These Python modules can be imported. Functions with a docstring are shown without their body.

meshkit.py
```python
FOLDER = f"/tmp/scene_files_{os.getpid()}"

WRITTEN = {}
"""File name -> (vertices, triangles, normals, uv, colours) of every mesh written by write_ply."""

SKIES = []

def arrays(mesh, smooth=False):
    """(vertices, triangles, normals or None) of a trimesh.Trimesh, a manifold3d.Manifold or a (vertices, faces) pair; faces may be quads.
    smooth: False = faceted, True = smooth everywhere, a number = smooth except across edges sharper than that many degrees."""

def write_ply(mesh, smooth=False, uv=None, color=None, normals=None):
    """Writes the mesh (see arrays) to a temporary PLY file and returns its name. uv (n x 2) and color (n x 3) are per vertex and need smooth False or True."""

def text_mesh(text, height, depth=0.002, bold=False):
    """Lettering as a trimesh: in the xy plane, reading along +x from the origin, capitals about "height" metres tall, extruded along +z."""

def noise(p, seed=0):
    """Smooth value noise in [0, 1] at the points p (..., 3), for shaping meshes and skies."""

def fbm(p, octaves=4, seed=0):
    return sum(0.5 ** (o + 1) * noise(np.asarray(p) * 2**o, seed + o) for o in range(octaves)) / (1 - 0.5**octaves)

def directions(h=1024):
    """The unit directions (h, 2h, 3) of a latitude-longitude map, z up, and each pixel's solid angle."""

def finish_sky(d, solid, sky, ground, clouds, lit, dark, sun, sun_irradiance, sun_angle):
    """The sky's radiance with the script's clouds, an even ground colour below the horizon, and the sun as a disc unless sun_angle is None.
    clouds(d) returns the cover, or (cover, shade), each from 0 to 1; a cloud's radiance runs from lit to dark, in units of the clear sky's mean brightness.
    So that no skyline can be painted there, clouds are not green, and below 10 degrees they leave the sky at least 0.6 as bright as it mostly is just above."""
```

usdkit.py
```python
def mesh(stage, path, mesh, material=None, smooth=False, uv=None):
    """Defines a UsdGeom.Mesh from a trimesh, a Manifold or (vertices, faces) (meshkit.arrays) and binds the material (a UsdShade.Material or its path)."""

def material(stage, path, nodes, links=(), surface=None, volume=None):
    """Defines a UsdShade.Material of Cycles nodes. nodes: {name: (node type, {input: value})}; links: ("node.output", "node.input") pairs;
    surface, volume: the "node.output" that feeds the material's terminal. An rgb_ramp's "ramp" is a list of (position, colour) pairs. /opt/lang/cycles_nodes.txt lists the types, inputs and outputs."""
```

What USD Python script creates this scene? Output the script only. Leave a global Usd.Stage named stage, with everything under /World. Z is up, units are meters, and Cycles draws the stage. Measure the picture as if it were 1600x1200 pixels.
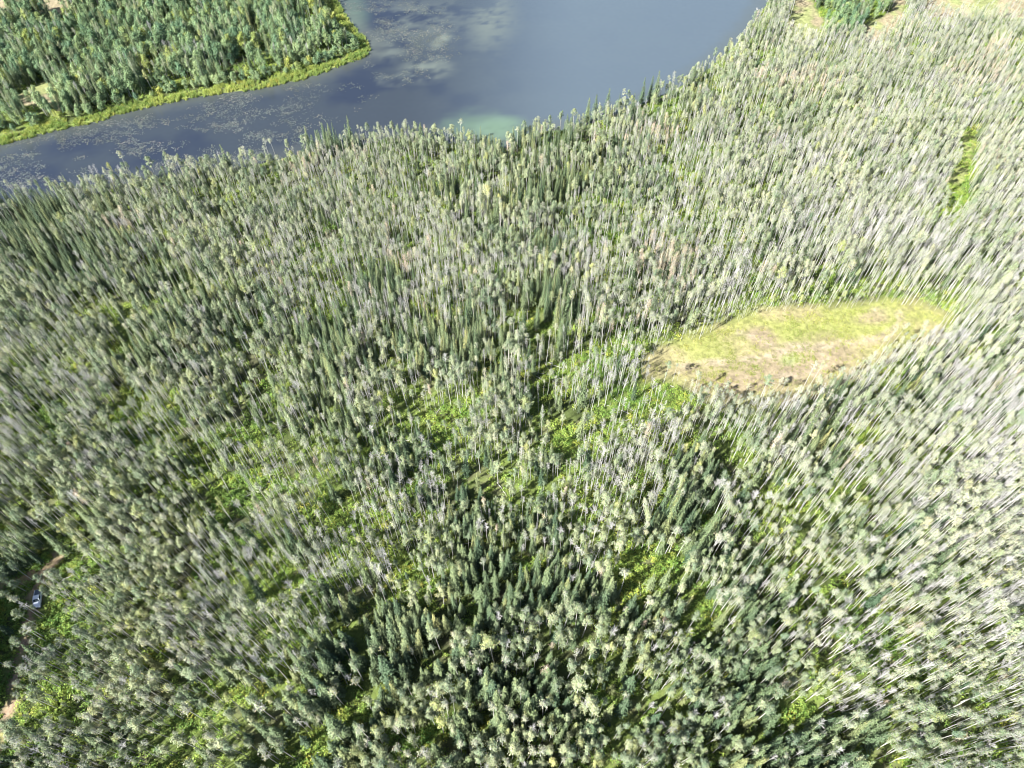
import math, numpy as np, shapely
from shapely.geometry import Polygon, LineString, Point
from pxr import Usd, UsdGeom, UsdLux, UsdShade, Sdf, Gf, Vt
import usdkit, meshkit

stage = Usd.Stage.CreateInMemory()
UsdGeom.SetStageUpAxis(stage, 'Z')
UsdGeom.SetStageMetersPerUnit(stage, 1.0)
UsdGeom.Xform.Define(stage, '/World')
UsdGeom.Scope.Define(stage, '/World/Looks')

# ---------------------------------------------------------------- camera
CAM_H, PITCH, FPX = 185.0, math.radians(53.0), 1081.0        # drone height, angle below the horizon, focal length for a 1600 px wide frame
cam = UsdGeom.Camera.Define(stage, '/World/camera')
cam.AddTranslateOp().Set((0, 0, CAM_H))
cam.AddRotateXOp().Set(90 - math.degrees(PITCH))
cam.CreateHorizontalApertureAttr(36.0)
cam.CreateVerticalApertureAttr(27.0)
cam.CreateFocalLengthAttr(36.0 * FPX / 1600)
cam.CreateClippingRangeAttr((0.5, 20000.0))
cam.CreateExposureAttr(2.2)

# ---------------------------------------------------------------- sky and sun
SUN_EL, SUN_AZ = math.radians(39.5), math.radians(234.0)      # azimuth clockwise from +y
sx, sy, sz = math.sin(SUN_AZ) * math.cos(SUN_EL), math.cos(SUN_AZ) * math.cos(SUN_EL), math.sin(SUN_EL)
dome = UsdLux.DomeLight.Define(stage, '/World/sky')
sky_m = usdkit.material(stage, '/World/Looks/sky', {
    's': ('sky_texture', {'sky_type': 'single_scattering', 'sun_disc': False, 'sun_elevation': SUN_EL, 'sun_rotation': SUN_AZ, 'aerosol_density': 1.6}),
    'b': ('background_shader', {'strength': 0.052})}, [('s.color', 'b.color')], surface='b.background')
UsdShade.MaterialBindingAPI.Apply(dome.GetPrim()).Bind(sky_m)
dome.GetPrim().SetCustomDataByKey('kind', 'structure')
sun = UsdLux.DistantLight.Define(stage, '/World/sun')
sun.CreateIntensityAttr(1.25)
sun.CreateAngleAttr(0.53)
sun.CreateColorAttr((1.0, 0.965, 0.905))
sun.GetPrim().GetAttribute('inputs:normalize').Set(True) if sun.GetPrim().GetAttribute('inputs:normalize') else sun.CreateNormalizeAttr(True)
sun.AddRotateZOp().Set(-math.degrees(SUN_AZ))
sun.AddRotateXOp().Set(-(90 - math.degrees(SUN_EL)))          # its -z axis shines away from the sun

# ---------------------------------------------------------------- helpers
CO, SI = math.cos(PITCH), math.sin(PITCH)


def proj(x, y, z):
    """World point -> pixel of the 1600 x 1200 photograph, and its depth."""
    dz = np.asarray(z, float) - CAM_H
    d = y * CO - dz * SI
    up = y * SI + dz * CO
    return 800 + FPX * x / d, 600 - FPX * up / d, d


def ground(px, py, z=0.0):
    """Where the line of sight of a pixel meets the level z."""
    u, v = (np.asarray(px, float) - 800) / FPX, (600 - np.asarray(py, float)) / FPX
    dx, dy, dz = u, CO + v * SI, -SI + v * CO
    t = (z - CAM_H) / dz
    return dx * t, dy * t


def gp(pts, z=0.0):
    return [tuple(float(c) for c in ground(p[0], p[1], p[2] if len(p) > 2 else z)) for p in pts]


def tag(prim, label=None, category=None, group=None, kind=None):
    p = prim.GetPrim() if hasattr(prim, 'GetPrim') else prim
    for k, v in (('label', label), ('category', category), ('group', group), ('kind', kind)):
        if v:
            p.SetCustomDataByKey(k, v)
    return p


def put_tint(m, tint):
    pv = UsdGeom.PrimvarsAPI(m).CreatePrimvar('tint', Sdf.ValueTypeNames.Color3fArray, 'vertex')
    pv.Set(Vt.Vec3fArray.FromNumpy(np.asarray(tint, np.float32)))


_used = {}


def numbered(name):
    n = _used.get(name, -1) + 1
    _used[name] = n
    return name if n == 0 else f'{name}_{n:03d}'


def smooth(a, b, x):
    t = np.clip((x - a) / (b - a), 0, 1)
    return t * t * (3 - 2 * t)


# ---------------------------------------------------------------- materials
L = '/World/Looks/'


def leaf_material(name, dark, light, warm, rough=0.6, trans=0.22, warm_at=0.86, spec=0.25):
    """Foliage: the mesh's own per-leaf tint times a colour that varies from tree to tree."""
    return usdkit.material(stage, L + name, {
        'oi': ('object_info', {}),
        'r': ('rgb_ramp', {'ramp': [(0, dark), (0.55, light), (warm_at, light), (1, warm)]}),
        'a': ('attribute', {'attribute': 'tint'}),
        'm': ('mix', {'mix_type': 'multiply', 'fac': 1.0}),
        'g': ('geometry', {}), 'sn': ('noise_texture', {'scale': 0.045, 'detail': 2.0}),
        'sv': ('map_range', {'from_min': 0.35, 'from_max': 0.65, 'to_min': 0.82, 'to_max': 1.14}),
        'sh': ('map_range', {'from_min': 0.35, 'from_max': 0.65, 'to_min': 0.52, 'to_max': 0.490}), 'hs': ('hsv', {}),
        'p': ('principled_bsdf', {'roughness': rough, 'specular_ior_level': spec}),
        't': ('translucent_bsdf', {}),
        'x': ('mix_closure', {'fac': trans})},
        [('oi.random', 'r.fac'), ('r.color', 'm.color1'), ('a.color', 'm.color2'), ('g.position', 'sn.vector'), ('sn.fac', 'sv.value'), ('sn.fac', 'sh.value'), ('sv.result', 'hs.value'), ('sh.result', 'hs.hue'), ('m.color', 'hs.color'), ('hs.color', 'p.base_color'), ('hs.color', 't.color'),
         ('p.BSDF', 'x.closure1'), ('t.BSDF', 'x.closure2')], surface='x.closure')


def bark_material(name, a, b, scale=2.0):
    return usdkit.material(stage, L + name, {
        'oi': ('object_info', {}), 'g': ('texture_coordinate', {}),
        'n': ('noise_texture', {'scale': scale, 'detail': 3.0}),
        'r': ('rgb_ramp', {'ramp': [(0.25, a), (0.6, b), (1, b)]}),
        'v': ('map_range', {'from_min': 0.0, 'from_max': 1.0, 'to_min': 0.72, 'to_max': 1.05}),
        'h': ('hsv', {}),
        'p': ('principled_bsdf', {'roughness': 0.75, 'specular_ior_level': 0.2})},
        [('g.object', 'n.vector'), ('n.fac', 'r.fac'), ('oi.random', 'v.value'), ('v.result', 'h.value'), ('r.color', 'h.color'), ('h.color', 'p.base_color')], surface='p.BSDF')


M_SPRUCE = leaf_material('spruce_needles', (0.045, 0.078, 0.042), (0.105, 0.140, 0.066), (0.16, 0.175, 0.07), trans=0.14)
M_ASPEN = leaf_material('aspen_leaves', (0.14, 0.185, 0.115), (0.23, 0.262, 0.15), (0.27, 0.29, 0.11))
M_PALE = leaf_material('thin_aspen_leaves', (0.205, 0.23, 0.155), (0.26, 0.28, 0.182), (0.29, 0.29, 0.15))
M_RUST = leaf_material('rusty_leaves', (0.33, 0.28, 0.20), (0.40, 0.33, 0.25), (0.40, 0.35, 0.24))
M_FAR = leaf_material('lush_leaves', (0.085, 0.155, 0.085), (0.16, 0.225, 0.105), (0.24, 0.27, 0.06))
M_SHRUB = leaf_material('shrub_leaves', (0.11, 0.185, 0.036), (0.195, 0.26, 0.05), (0.27, 0.27, 0.05), trans=0.3)
M_REED = leaf_material('reed_blades', (0.18, 0.25, 0.075), (0.27, 0.32, 0.085), (0.34, 0.33, 0.085), trans=0.3)
M_GRASS = leaf_material('meadow_blades', (0.24, 0.27, 0.07), (0.28, 0.30, 0.09), (0.32, 0.29, 0.12), trans=0.3)
M_LILY = leaf_material('lily_pads', (0.045, 0.055, 0.05), (0.075, 0.085, 0.075), (0.13, 0.125, 0.105), trans=0.05, rough=0.35)
M_WHITE = bark_material('aspen_bark', (0.26, 0.26, 0.245), (0.38, 0.38, 0.36))
M_GREYTWIG = bark_material('grey_twigs', (0.29, 0.285, 0.28), (0.39, 0.385, 0.375))
M_BROWN = bark_material('spruce_bark', (0.13, 0.10, 0.08), (0.23, 0.19, 0.16))

# ---------------------------------------------------------------- the shape of the land, drawn as outlines on the ground
far_bank = gp([(-420, 330), (-200, 288), (0, 226), (60, 210), (150, 190), (185, 178), (260, 160), (300, 152), (400, 139), (470, 124), (530, 104), (572, 86), (578, 72),
               (562, 55), (548, 40), (535, 20), (528, 0), (520, -50), (505, -110)])
near_shore = gp([(1330, -190), (1250, -80), (1205, -20), (1186, 8), (1160, 40), (1130, 66), (1100, 90), (1060, 112), (1010, 134), (950, 157), (900, 174)], 9.0) + \
    gp([(850, 196), (815, 208), (790, 222), (770, 222), (752, 214)], 3.0) + \
    gp([(700, 196), (650, 186), (600, 190), (530, 208), (480, 208), (430, 220), (360, 236), (300, 242), (200, 254), (130, 274), (60, 286), (0, 296), (-200, 345), (-420, 410)], 9.0)
LAKE = Polygon(far_bank + [(-92, 650), (92, 740), (400, 725)] + near_shore).buffer(3).buffer(-3)
assert LAKE.is_valid
CLEARING = Polygon(gp([(1014, 570), (1032, 555), (1060, 542), (1100, 523), (1150, 506), (1200, 490), (1250, 488), (1290, 486), (1330, 484), (1390, 478), (1435, 482), (1468, 498)]) +
                   gp([(1462, 520), (1405, 532), (1345, 560), (1305, 586), (1260, 603), (1200, 616), (1150, 613), (1110, 600), (1072, 582), (1046, 572), (1020, 572)], 5.5)).buffer(1).buffer(-1)
TRAIL = LineString(gp([(98, 868), (74, 895), (60, 932), (48, 985), (34, 1050), (20, 1110), (6, 1160), (-12, 1230)]))
TRAIL2 = LineString(gp([(-140, 955), (0, 922), (40, 908), (74, 895)]))
STRIP = LineString(gp([(1512, 212), (1500, 250), (1492, 298), (1476, 345), (1464, 366)]))
FIELDS = [Polygon(gp([(1246, -14), (1240, 12), (1228, 32, 9), (1252, 44, 9), (1286, 42, 9), (1286, 30), (1272, 14), (1266, -14)])),
          Polygon(gp([(1345, 40), (1352, 48, 9), (1386, 42, 9), (1408, 24, 9), (1422, 4, 9), (1420, -24), (1404, -16), (1396, 14), (1372, 32)])),
          Polygon(gp([(1452, -4, 9), (1460, 4, 9), (1620, 6, 9), (1700, -40), (1460, -50)])),
          Polygon(gp([(-60, 60), (0, 42), (40, 22), (95, 28), (128, 0), (128, -60), (-80, -60)])),
          Polygon(gp([(30, 168), (25, 150), (60, 132), (78, 122), (82, 140), (110, 160), (95, 170)]))]
shapely.prepare(LAKE); shapely.prepare(CLEARING)


def edge(poly, x, y):
    """Signed distance to a polygon's outline, positive outside it."""
    p = shapely.points(x, y)
    d = shapely.distance(poly.exterior, p)
    return np.where(shapely.contains(poly, p), -d, d)


def height(x, y, lake_d=None):
    x, y = np.asarray(x, float), np.asarray(y, float)
    if lake_d is None:
        lake_d = edge(LAKE, x, y)
    n = meshkit.fbm(np.stack([x * 0.012, y * 0.012, 0 * x], -1), 3, 5) - 0.5
    s = meshkit.fbm(np.stack([x * 0.12, y * 0.12, 0 * x], -1), 2, 9) - 0.5
    land = 0.25 + 0.9 * smooth(0, 25, lake_d) + (3.0 * n + 0.5 * s) * smooth(0, 40, lake_d)
    return np.where(lake_d > 0, np.maximum(land, 0.15) * smooth(-0.2, 2.5, lake_d) + 0.02, -0.1 - 1.6 * smooth(0, 9, -lake_d))


# ---------------------------------------------------------------- ground sheet
def axis(a, b, step, reach):
    out, s, p = [], step, b
    while p < reach:
        s *= 1.35; p += s; out.append(p)
    low, s, p = [], step, a
    while p > -reach:
        s *= 1.35; p -= s; low.append(p)
    return np.array(low[::-1] + list(np.arange(a, b + 1e-6, step)) + out)


gx, gy = axis(-340, 340, 1.5, 9000), axis(-25, 500, 1.5, 9000)
X, Y = np.meshgrid(gx, gy)
xf, yf = X.ravel(), Y.ravel()
ld = edge(LAKE, xf, yf)
Z = height(xf, yf, ld)
nx, ny = len(gx), len(gy)
ii = np.arange(nx * ny).reshape(ny, nx)
quads = np.stack([ii[:-1, :-1], ii[:-1, 1:], ii[1:, 1:], ii[1:, :-1]], -1).reshape(-1, 4)


def fb(x, y, s, o=3, seed=1):
    return meshkit.fbm(np.stack([x * s, y * s, 0 * x], -1), o, seed)


n1, n2, n3 = fb(xf, yf, 0.035, 4, 21), fb(xf, yf, 0.18, 3, 22), fb(xf, yf, 0.075, 3, 23)
moss, lush, litter = np.array([0.045, 0.060, 0.020]), np.array([0.085, 0.115, 0.030]), np.array([0.085, 0.075, 0.055])
col = moss + (lush - moss) * smooth(0.42, 0.6, n1)[:, None]
col = col + (litter - col) * smooth(0.5, 0.72, n2)[:, None] * 0.55
cd = edge(CLEARING, xf, yf)
# meadow: yellow-green grass, a worn tan middle, a pale wheel track
yg, tan_, soil = np.array([0.155, 0.165, 0.056]), np.array([0.172, 0.142, 0.092]), np.array([0.20, 0.145, 0.10])
cpx, cpy, _ = proj(xf, yf, np.full_like(xf, 1.0))
inside = smooth(6.0, 0.0, cd + 6 * (n2 - 0.5))
mead = yg * (0.9 + 0.2 * n2)[:, None] + np.array([0.03, 0.003, 0.03]) * smooth(0.42, 0.66, n3)[:, None]


def spot(cx, cy, rx, ry, rot=0.0, soft=0.55):
    """A soft-edged ellipse round a place on the ground (its outline given in the photograph's pixels), with a ragged edge."""
    (ax, ay), (bx, by), (ex, ey) = (ground(*p) for p in ((cx, cy), (cx + rx * math.cos(rot), cy - rx * math.sin(rot)), (cx - ry * math.sin(rot), cy - ry * math.cos(rot))))
    m = np.linalg.inv(np.array([[bx - ax, ex - ax], [by - ay, ey - ay]]))
    u = m @ np.stack([xf - ax, yf - ay])
    return smooth(1 + soft, 1 - soft, np.hypot(*u) + 0.9 * (n3 - 0.5) + 0.45 * (n2 - 0.5))


bare = np.maximum.reduce([spot(1245, 575, 105, 34, 0.12), spot(1150, 600, 80, 22, 0.1), spot(1190, 530, 26, 14, -0.5), 0.8 * spot(1362, 500, 22, 8), 0.75 * spot(1330, 545, 70, 8, 0.25), 0.7 * spot(1100, 578, 60, 12, 0.05)])
bare = bare * (1 - 0.95 * spot(1236, 563, 20, 10, 0.1, 0.25))
mead = mead + (tan_ * (0.88 + 0.25 * n2)[:, None] - mead) * bare[:, None]
mead = mead + (np.array([0.165, 0.185, 0.085]) - mead) * (0.8 * spot(1236, 563, 20, 10, 0.1, 0.25))[:, None]
for pts, w in (([(1065, 572), (1110, 569), (1180, 562), (1240, 548), (1300, 540), (1380, 528), (1410, 505), (1398, 490), (1360, 488)], 0.7), ([(1150, 520), (1185, 530), (1210, 545), (1260, 540), (1290, 560), (1275, 585), (1215, 590)], 0.6)):
    for off in (-0.75, 0.75):
        track = LineString(gp(pts)).offset_curve(off)
        td = shapely.distance(track, shapely.points(xf, yf))
        mead = mead + (np.array([0.22, 0.185, 0.135]) - mead) * (w * smooth(0.9, 0.2, td))[:, None]
col = col + (mead - col) * inside[:, None]
pts_all = shapely.points(xf, yf)
for F_ in FIELDS:
    f_ = smooth(1.5, -2.0, edge(F_, xf, yf) + 4 * (n2 - 0.5))
    col = col + ((np.array([0.18, 0.155, 0.10]) + np.array([-0.03, 0.012, -0.03]) * smooth(0.52, 0.66, n3)[:, None]) * (0.8 + 0.4 * n2)[:, None] - col) * f_[:, None]
sd = shapely.distance(STRIP, pts_all)
col = col + (np.array([0.165, 0.185, 0.07]) - col) * smooth(5.0, 2.5, sd + 4 * (n2 - 0.5))[:, None]
for T_ in (TRAIL, TRAIL2):
    td = shapely.distance(T_, pts_all)
    col = col + (soil * (0.8 + 0.4 * n2)[:, None] - col) * smooth(2.2, 1.0, td + 1.4 * (n2 - 0.5))[:, None]
    col = col + (np.array([0.16, 0.19, 0.05]) - col) * (0.6 * smooth(0.6, 0.2, td))[:, None]
shore = smooth(5.5, 0.3, ld) * (ld > -1) * (yf > np.interp(xf, [-370, -231, -62, 92], [210, 246, 293, 331])) * (xf < 92)
col = col + (np.array([0.14, 0.17, 0.05]) - col) * (0.9 * shore)[:, None]
col = np.where((ld < 0)[:, None], np.array([0.07, 0.075, 0.06]), col)
g = usdkit.mesh(stage, '/World/ground', (np.stack([xf, yf, Z], 1), quads), None, smooth=True)
put_tint(g, col)
M_GROUND = usdkit.material(stage, L + 'forest_floor', {
    'a': ('attribute', {'attribute': 'tint'}), 'g': ('geometry', {}),
    'n': ('noise_texture', {'scale': 0.55, 'detail': 6.0, 'roughness': 0.75}), 'v': ('map_range', {'from_min': 0.28, 'from_max': 0.72, 'to_min': 0.45, 'to_max': 1.5}),
    'h': ('hsv', {}), 'b': ('bump', {'strength': 0.7, 'distance': 0.25}),
    'p': ('principled_bsdf', {'roughness': 0.9, 'specular_ior_level': 0.1})},
    [('g.position', 'n.vector'), ('n.fac', 'v.value'), ('v.result', 'h.value'), ('a.color', 'h.color'), ('h.color', 'p.base_color'), ('n.fac', 'b.height'), ('b.normal', 'p.normal')], surface='p.BSDF')
UsdShade.MaterialBindingAPI.Apply(g.GetPrim()).Bind(M_GROUND)
tag(g, 'forest floor with moss and grass, worn tan where people drive', None, None, 'structure')

# ---------------------------------------------------------------- lake
wx, wy = np.arange(-460, 411, 2.0), np.arange(90, 745, 2.0)
WX, WY = np.meshgrid(wx, wy)
wxf, wyf = WX.ravel(), WY.ravel()
keep = edge(LAKE, wxf, wyf) < 4
wi = np.arange(len(wxf)).reshape(len(wy), len(wx))
wq = np.stack([wi[:-1, :-1], wi[:-1, 1:], wi[1:, 1:], wi[1:, :-1]], -1).reshape(-1, 4)
wq = wq[keep[wq].all(1)]
used, inv = np.unique(wq, return_inverse=True)
wxf, wyf, wq = wxf[used], wyf[used], inv.reshape(wq.shape)
xs_, ys_ = xf, yf
wpx, wpy, _ = proj(wxf, wyf, np.zeros_like(wxf))
m1, m2, m3 = fb(wxf, wyf, 0.04, 4, 31), fb(wxf, wyf, 0.26, 3, 32), fb(wxf, wyf * 2.2, 0.065, 4, 33)
deep, mid, pale, alga = np.array([0.014, 0.019, 0.031]), np.array([0.021, 0.027, 0.035]), np.array([0.085, 0.10, 0.085]), np.array([0.085, 0.135, 0.085])
wcol = deep + (mid - deep) * smooth(0.38, 0.62, m1)[:, None]
wcol = wcol + (np.array([0.056, 0.075, 0.092]) - wcol) * (0.85 * smooth(-60, 40, wxf))[:, None]   # the open basin is cloudier than the weedy arm
xf, yf, n2, n3 = wxf, wyf, m2, m3            # spot() works on the lake's own vertices from here
weed = np.maximum.reduce([0.55 * spot(650, 30, 80, 34, 0, 0.9), 0.7 * spot(765, 30, 34, 40, -0.4, 0.9), 0.9 * spot(690, 62, 22, 9, 0.6), 0.8 * spot(665, 108, 40, 18, 0.1), 0.7 * spot(612, 125, 22, 9),
                          0.55 * spot(600, 75, 40, 16, -0.3), 0.5 * spot(500, 105, 60, 12, 0.35)]) * smooth(0.36, 0.66, 0.6 * m3 + 0.4 * m2 + 0.02)
wcol = wcol + (pale - wcol) * weed[:, None]
bed = np.maximum(0.45 * spot(545, 28, 20, 34, -0.3, 0.8), 0.75 * spot(768, 203, 55, 20, -0.1, 0.8))
wcol = wcol + (alga * (0.8 + 0.5 * m2)[:, None] - wcol) * (0.85 * bed)[:, None]
shal = smooth(9, 1, (-edge(LAKE, wxf, wyf) + 5 * (m2 - 0.5)) / 1.5)
wcol = wcol + (np.array([0.05, 0.057, 0.05]) - wcol) * (0.5 * shal)[:, None]
xf, yf = xs_, ys_
w = usdkit.mesh(stage, '/World/lake', (np.stack([wxf, wyf, 0 * wxf], 1), wq), None, smooth=True)
put_tint(w, wcol)
M_WATER = usdkit.material(stage, L + 'lake_water', {
    'a': ('attribute', {'attribute': 'tint'}), 'g': ('geometry', {}),
    'n': ('noise_texture', {'scale': 0.9, 'detail': 3.0}), 'n2': ('noise_texture', {'scale': 0.05, 'detail': 3.0}),
    'rr': ('map_range', {'from_min': 0.35, 'from_max': 0.65, 'to_min': 0.08, 'to_max': 0.22}),
    'b': ('bump', {'strength': 0.08, 'distance': 0.05}),
    'p': ('principled_bsdf', {'ior': 1.33, 'specular_ior_level': 0.5})},
    [('g.position', 'n.vector'), ('g.position', 'n2.vector'), ('n2.fac', 'rr.value'), ('rr.result', 'p.roughness'), ('n.fac', 'b.height'), ('b.normal', 'p.normal'), ('a.color', 'p.base_color')], surface='p.BSDF')
UsdShade.MaterialBindingAPI.Apply(w.GetPrim()).Bind(M_WATER)
tag(w, 'still blue grey lake with pale weed beds', None, None, 'structure')

# ---------------------------------------------------------------- plant models
rng = np.random.default_rng(11)


class Build:
    def __init__(self):
        self.v, self.f, self.c, self.n = [], [], [], 0

    def add(self, v, f, c):
        self.v.append(np.asarray(v, float)); self.f.append(np.asarray(f, int) + self.n)
        c = np.asarray(c, float)
        self.c.append(np.broadcast_to(c, (len(v), 3)) if c.ndim < 2 else c)
        self.n += len(v)

    def mesh(self, path, material, smooth=False):
        v, f, c = np.vstack(self.v), np.vstack(self.f), np.vstack(self.c)
        m = usdkit.mesh(stage, path, (v, f), material, smooth=smooth)
        put_tint(m, c)
        return m


def tube(b, pts, radii, sides=5, c=(1, 1, 1)):
    import sys
    p = np.asarray(pts, float)
    t = np.gradient(p, axis=0); t /= np.linalg.norm(t, axis=1, keepdims=True) + 1e-12
    a = np.cross(t, np.where(np.abs(t[:, 2:]) < 0.9, [0, 0, 1.0], [1.0, 0, 0])); a /= np.linalg.norm(a, axis=1, keepdims=True) + 1e-12
    bb = np.cross(t, a)
    ang = np.arange(sides) * 2 * np.pi / sides
    v = p[:, None] + np.asarray(radii)[:, None, None] * (np.cos(ang)[None, :, None] * a[:, None] + np.sin(ang)[None, :, None] * bb[:, None])
    i, j = np.meshgrid(np.arange(len(p) - 1), np.arange(sides), indexing='ij')
    q = np.stack([i * sides + j, i * sides + (j + 1) % sides, (i + 1) * sides + (j + 1) % sides, (i + 1) * sides + j], -1).reshape(-1, 4)
    b.add(v.reshape(-1, 3), np.vstack([q[:, [0, 1, 2]], q[:, [0, 2, 3]]]), c)


def leaves(b, at, out, size, tint, jitter=0.55):
    """Small bent leaf sprays: one four-sided blade folded along its middle per point."""
    n = len(at)
    d = out + rng.normal(0, jitter, (n, 3)); d /= np.linalg.norm(d, axis=1, keepdims=True) + 1e-9
    r = rng.normal(0, 1, (n, 3)); u = np.cross(d, r); u /= np.linalg.norm(u, axis=1, keepdims=True) + 1e-9
    w_ = np.cross(d, u)
    s = np.asarray(size).reshape(-1, 1) * rng.uniform(0.7, 1.3, (n, 1))
    a, c = at - u * s * 0.5, at + u * s * 0.5
    e, f = at + w_ * s * 0.42 + d * s * 0.12, at - w_ * s * 0.42 + d * s * 0.12
    v = np.stack([a, e, c, f], 1).reshape(-1, 3)
    k = np.arange(n)[:, None] * 4
    fc = np.vstack([k + [0, 1, 2], k + [0, 2, 3]])
    b.add(v, fc, np.repeat(np.asarray(tint), 4, axis=0))


def tints(n, lo=0.7, hi=1.3, hue=0.08):
    t = rng.uniform(lo, hi, (n, 1))
    return t * (1 + rng.normal(0, hue, (n, 3)) * [1, 0.5, 0.8])


PROTO = {}


def proto(kind, k):
    path = f'/World/Models/{kind}_model_{k:03d}'
    stage.CreateClassPrim('/World/Models') if not stage.GetPrimAtPath('/World/Models') else None
    UsdGeom.Xform.Define(stage, path)
    PROTO.setdefault(kind, []).append(path)
    return path


def stem_line(h, lean, bend, n=6):
    z = np.linspace(0, 1, n)
    a, b2 = rng.uniform(0, 2 * np.pi, 2)
    return np.stack([h * (lean * z * math.cos(a) + bend * np.sin(z * np.pi) * math.cos(b2)), h * (lean * z * math.sin(a) + bend * np.sin(z * np.pi) * math.sin(b2)), h * z], 1)


def on_stem(stem, t):
    z = np.linspace(0, 1, len(stem))
    return np.stack([np.interp(t, z, stem[:, k]) for k in range(3)], -1)


def make_spruce(k, h, R, kind='spruce', mat=None, start=0.10, gap=0.0):
    path = proto(kind, k)
    stem = stem_line(h, 0.01, 0.004)
    b = Build(); tube(b, stem, np.linspace(0.15, 0.015, 6) * h / 14, 5, (1, 1, 1)); b.mesh(path + '/trunk', M_BROWN, True)
    b = Build()
    nl = int(h * 1.75)
    P, O, S, T = [], [], [], []
    for i in range(nl):
        t = start + (1 - start) * (i + 0.4) / nl
        r = R * (1 - t) ** 0.85 / (1 - start) ** 0.85 + 0.10
        nb = max(4, int(9 * (0.45 + 0.6 * (1 - t))))
        a0 = rng.uniform(0, 6.28)
        for j in range(nb):
            if rng.random() < 0.10 + gap: continue
            a = a0 + 2 * np.pi * j / nb + rng.normal(0, 0.15)
            rr = r * rng.uniform(0.68, 1.15)
            dv = np.array([math.cos(a), math.sin(a), 0])
            for q in np.linspace(0.25, 1.0, 3 + int(rr > 0.4) + 2 * int(rr > 0.8)):
                c0 = on_stem(stem, min(t, 0.995)) + dv * rr * q + np.array([0, 0, -0.42 * rr * q ** 1.5 + 0.12 * rr * (q > 0.9)]) + rng.normal(0, 0.06, 3)
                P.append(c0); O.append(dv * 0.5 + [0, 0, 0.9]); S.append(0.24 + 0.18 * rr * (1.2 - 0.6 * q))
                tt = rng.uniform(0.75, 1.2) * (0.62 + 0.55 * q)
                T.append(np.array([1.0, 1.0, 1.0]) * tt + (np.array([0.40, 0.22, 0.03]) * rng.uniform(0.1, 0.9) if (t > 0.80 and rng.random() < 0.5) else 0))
    for z_ in np.linspace(0.95, 1.0, 4):
        P.append(on_stem(stem, z_)); O.append(np.array([0.3, 0.3, 0.5])); S.append(0.3); T.append(np.array([1.2, 1.15, 0.9]))
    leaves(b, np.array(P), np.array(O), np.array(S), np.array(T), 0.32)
    b.mesh(path + '/crown', mat or M_SPRUCE)


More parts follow.
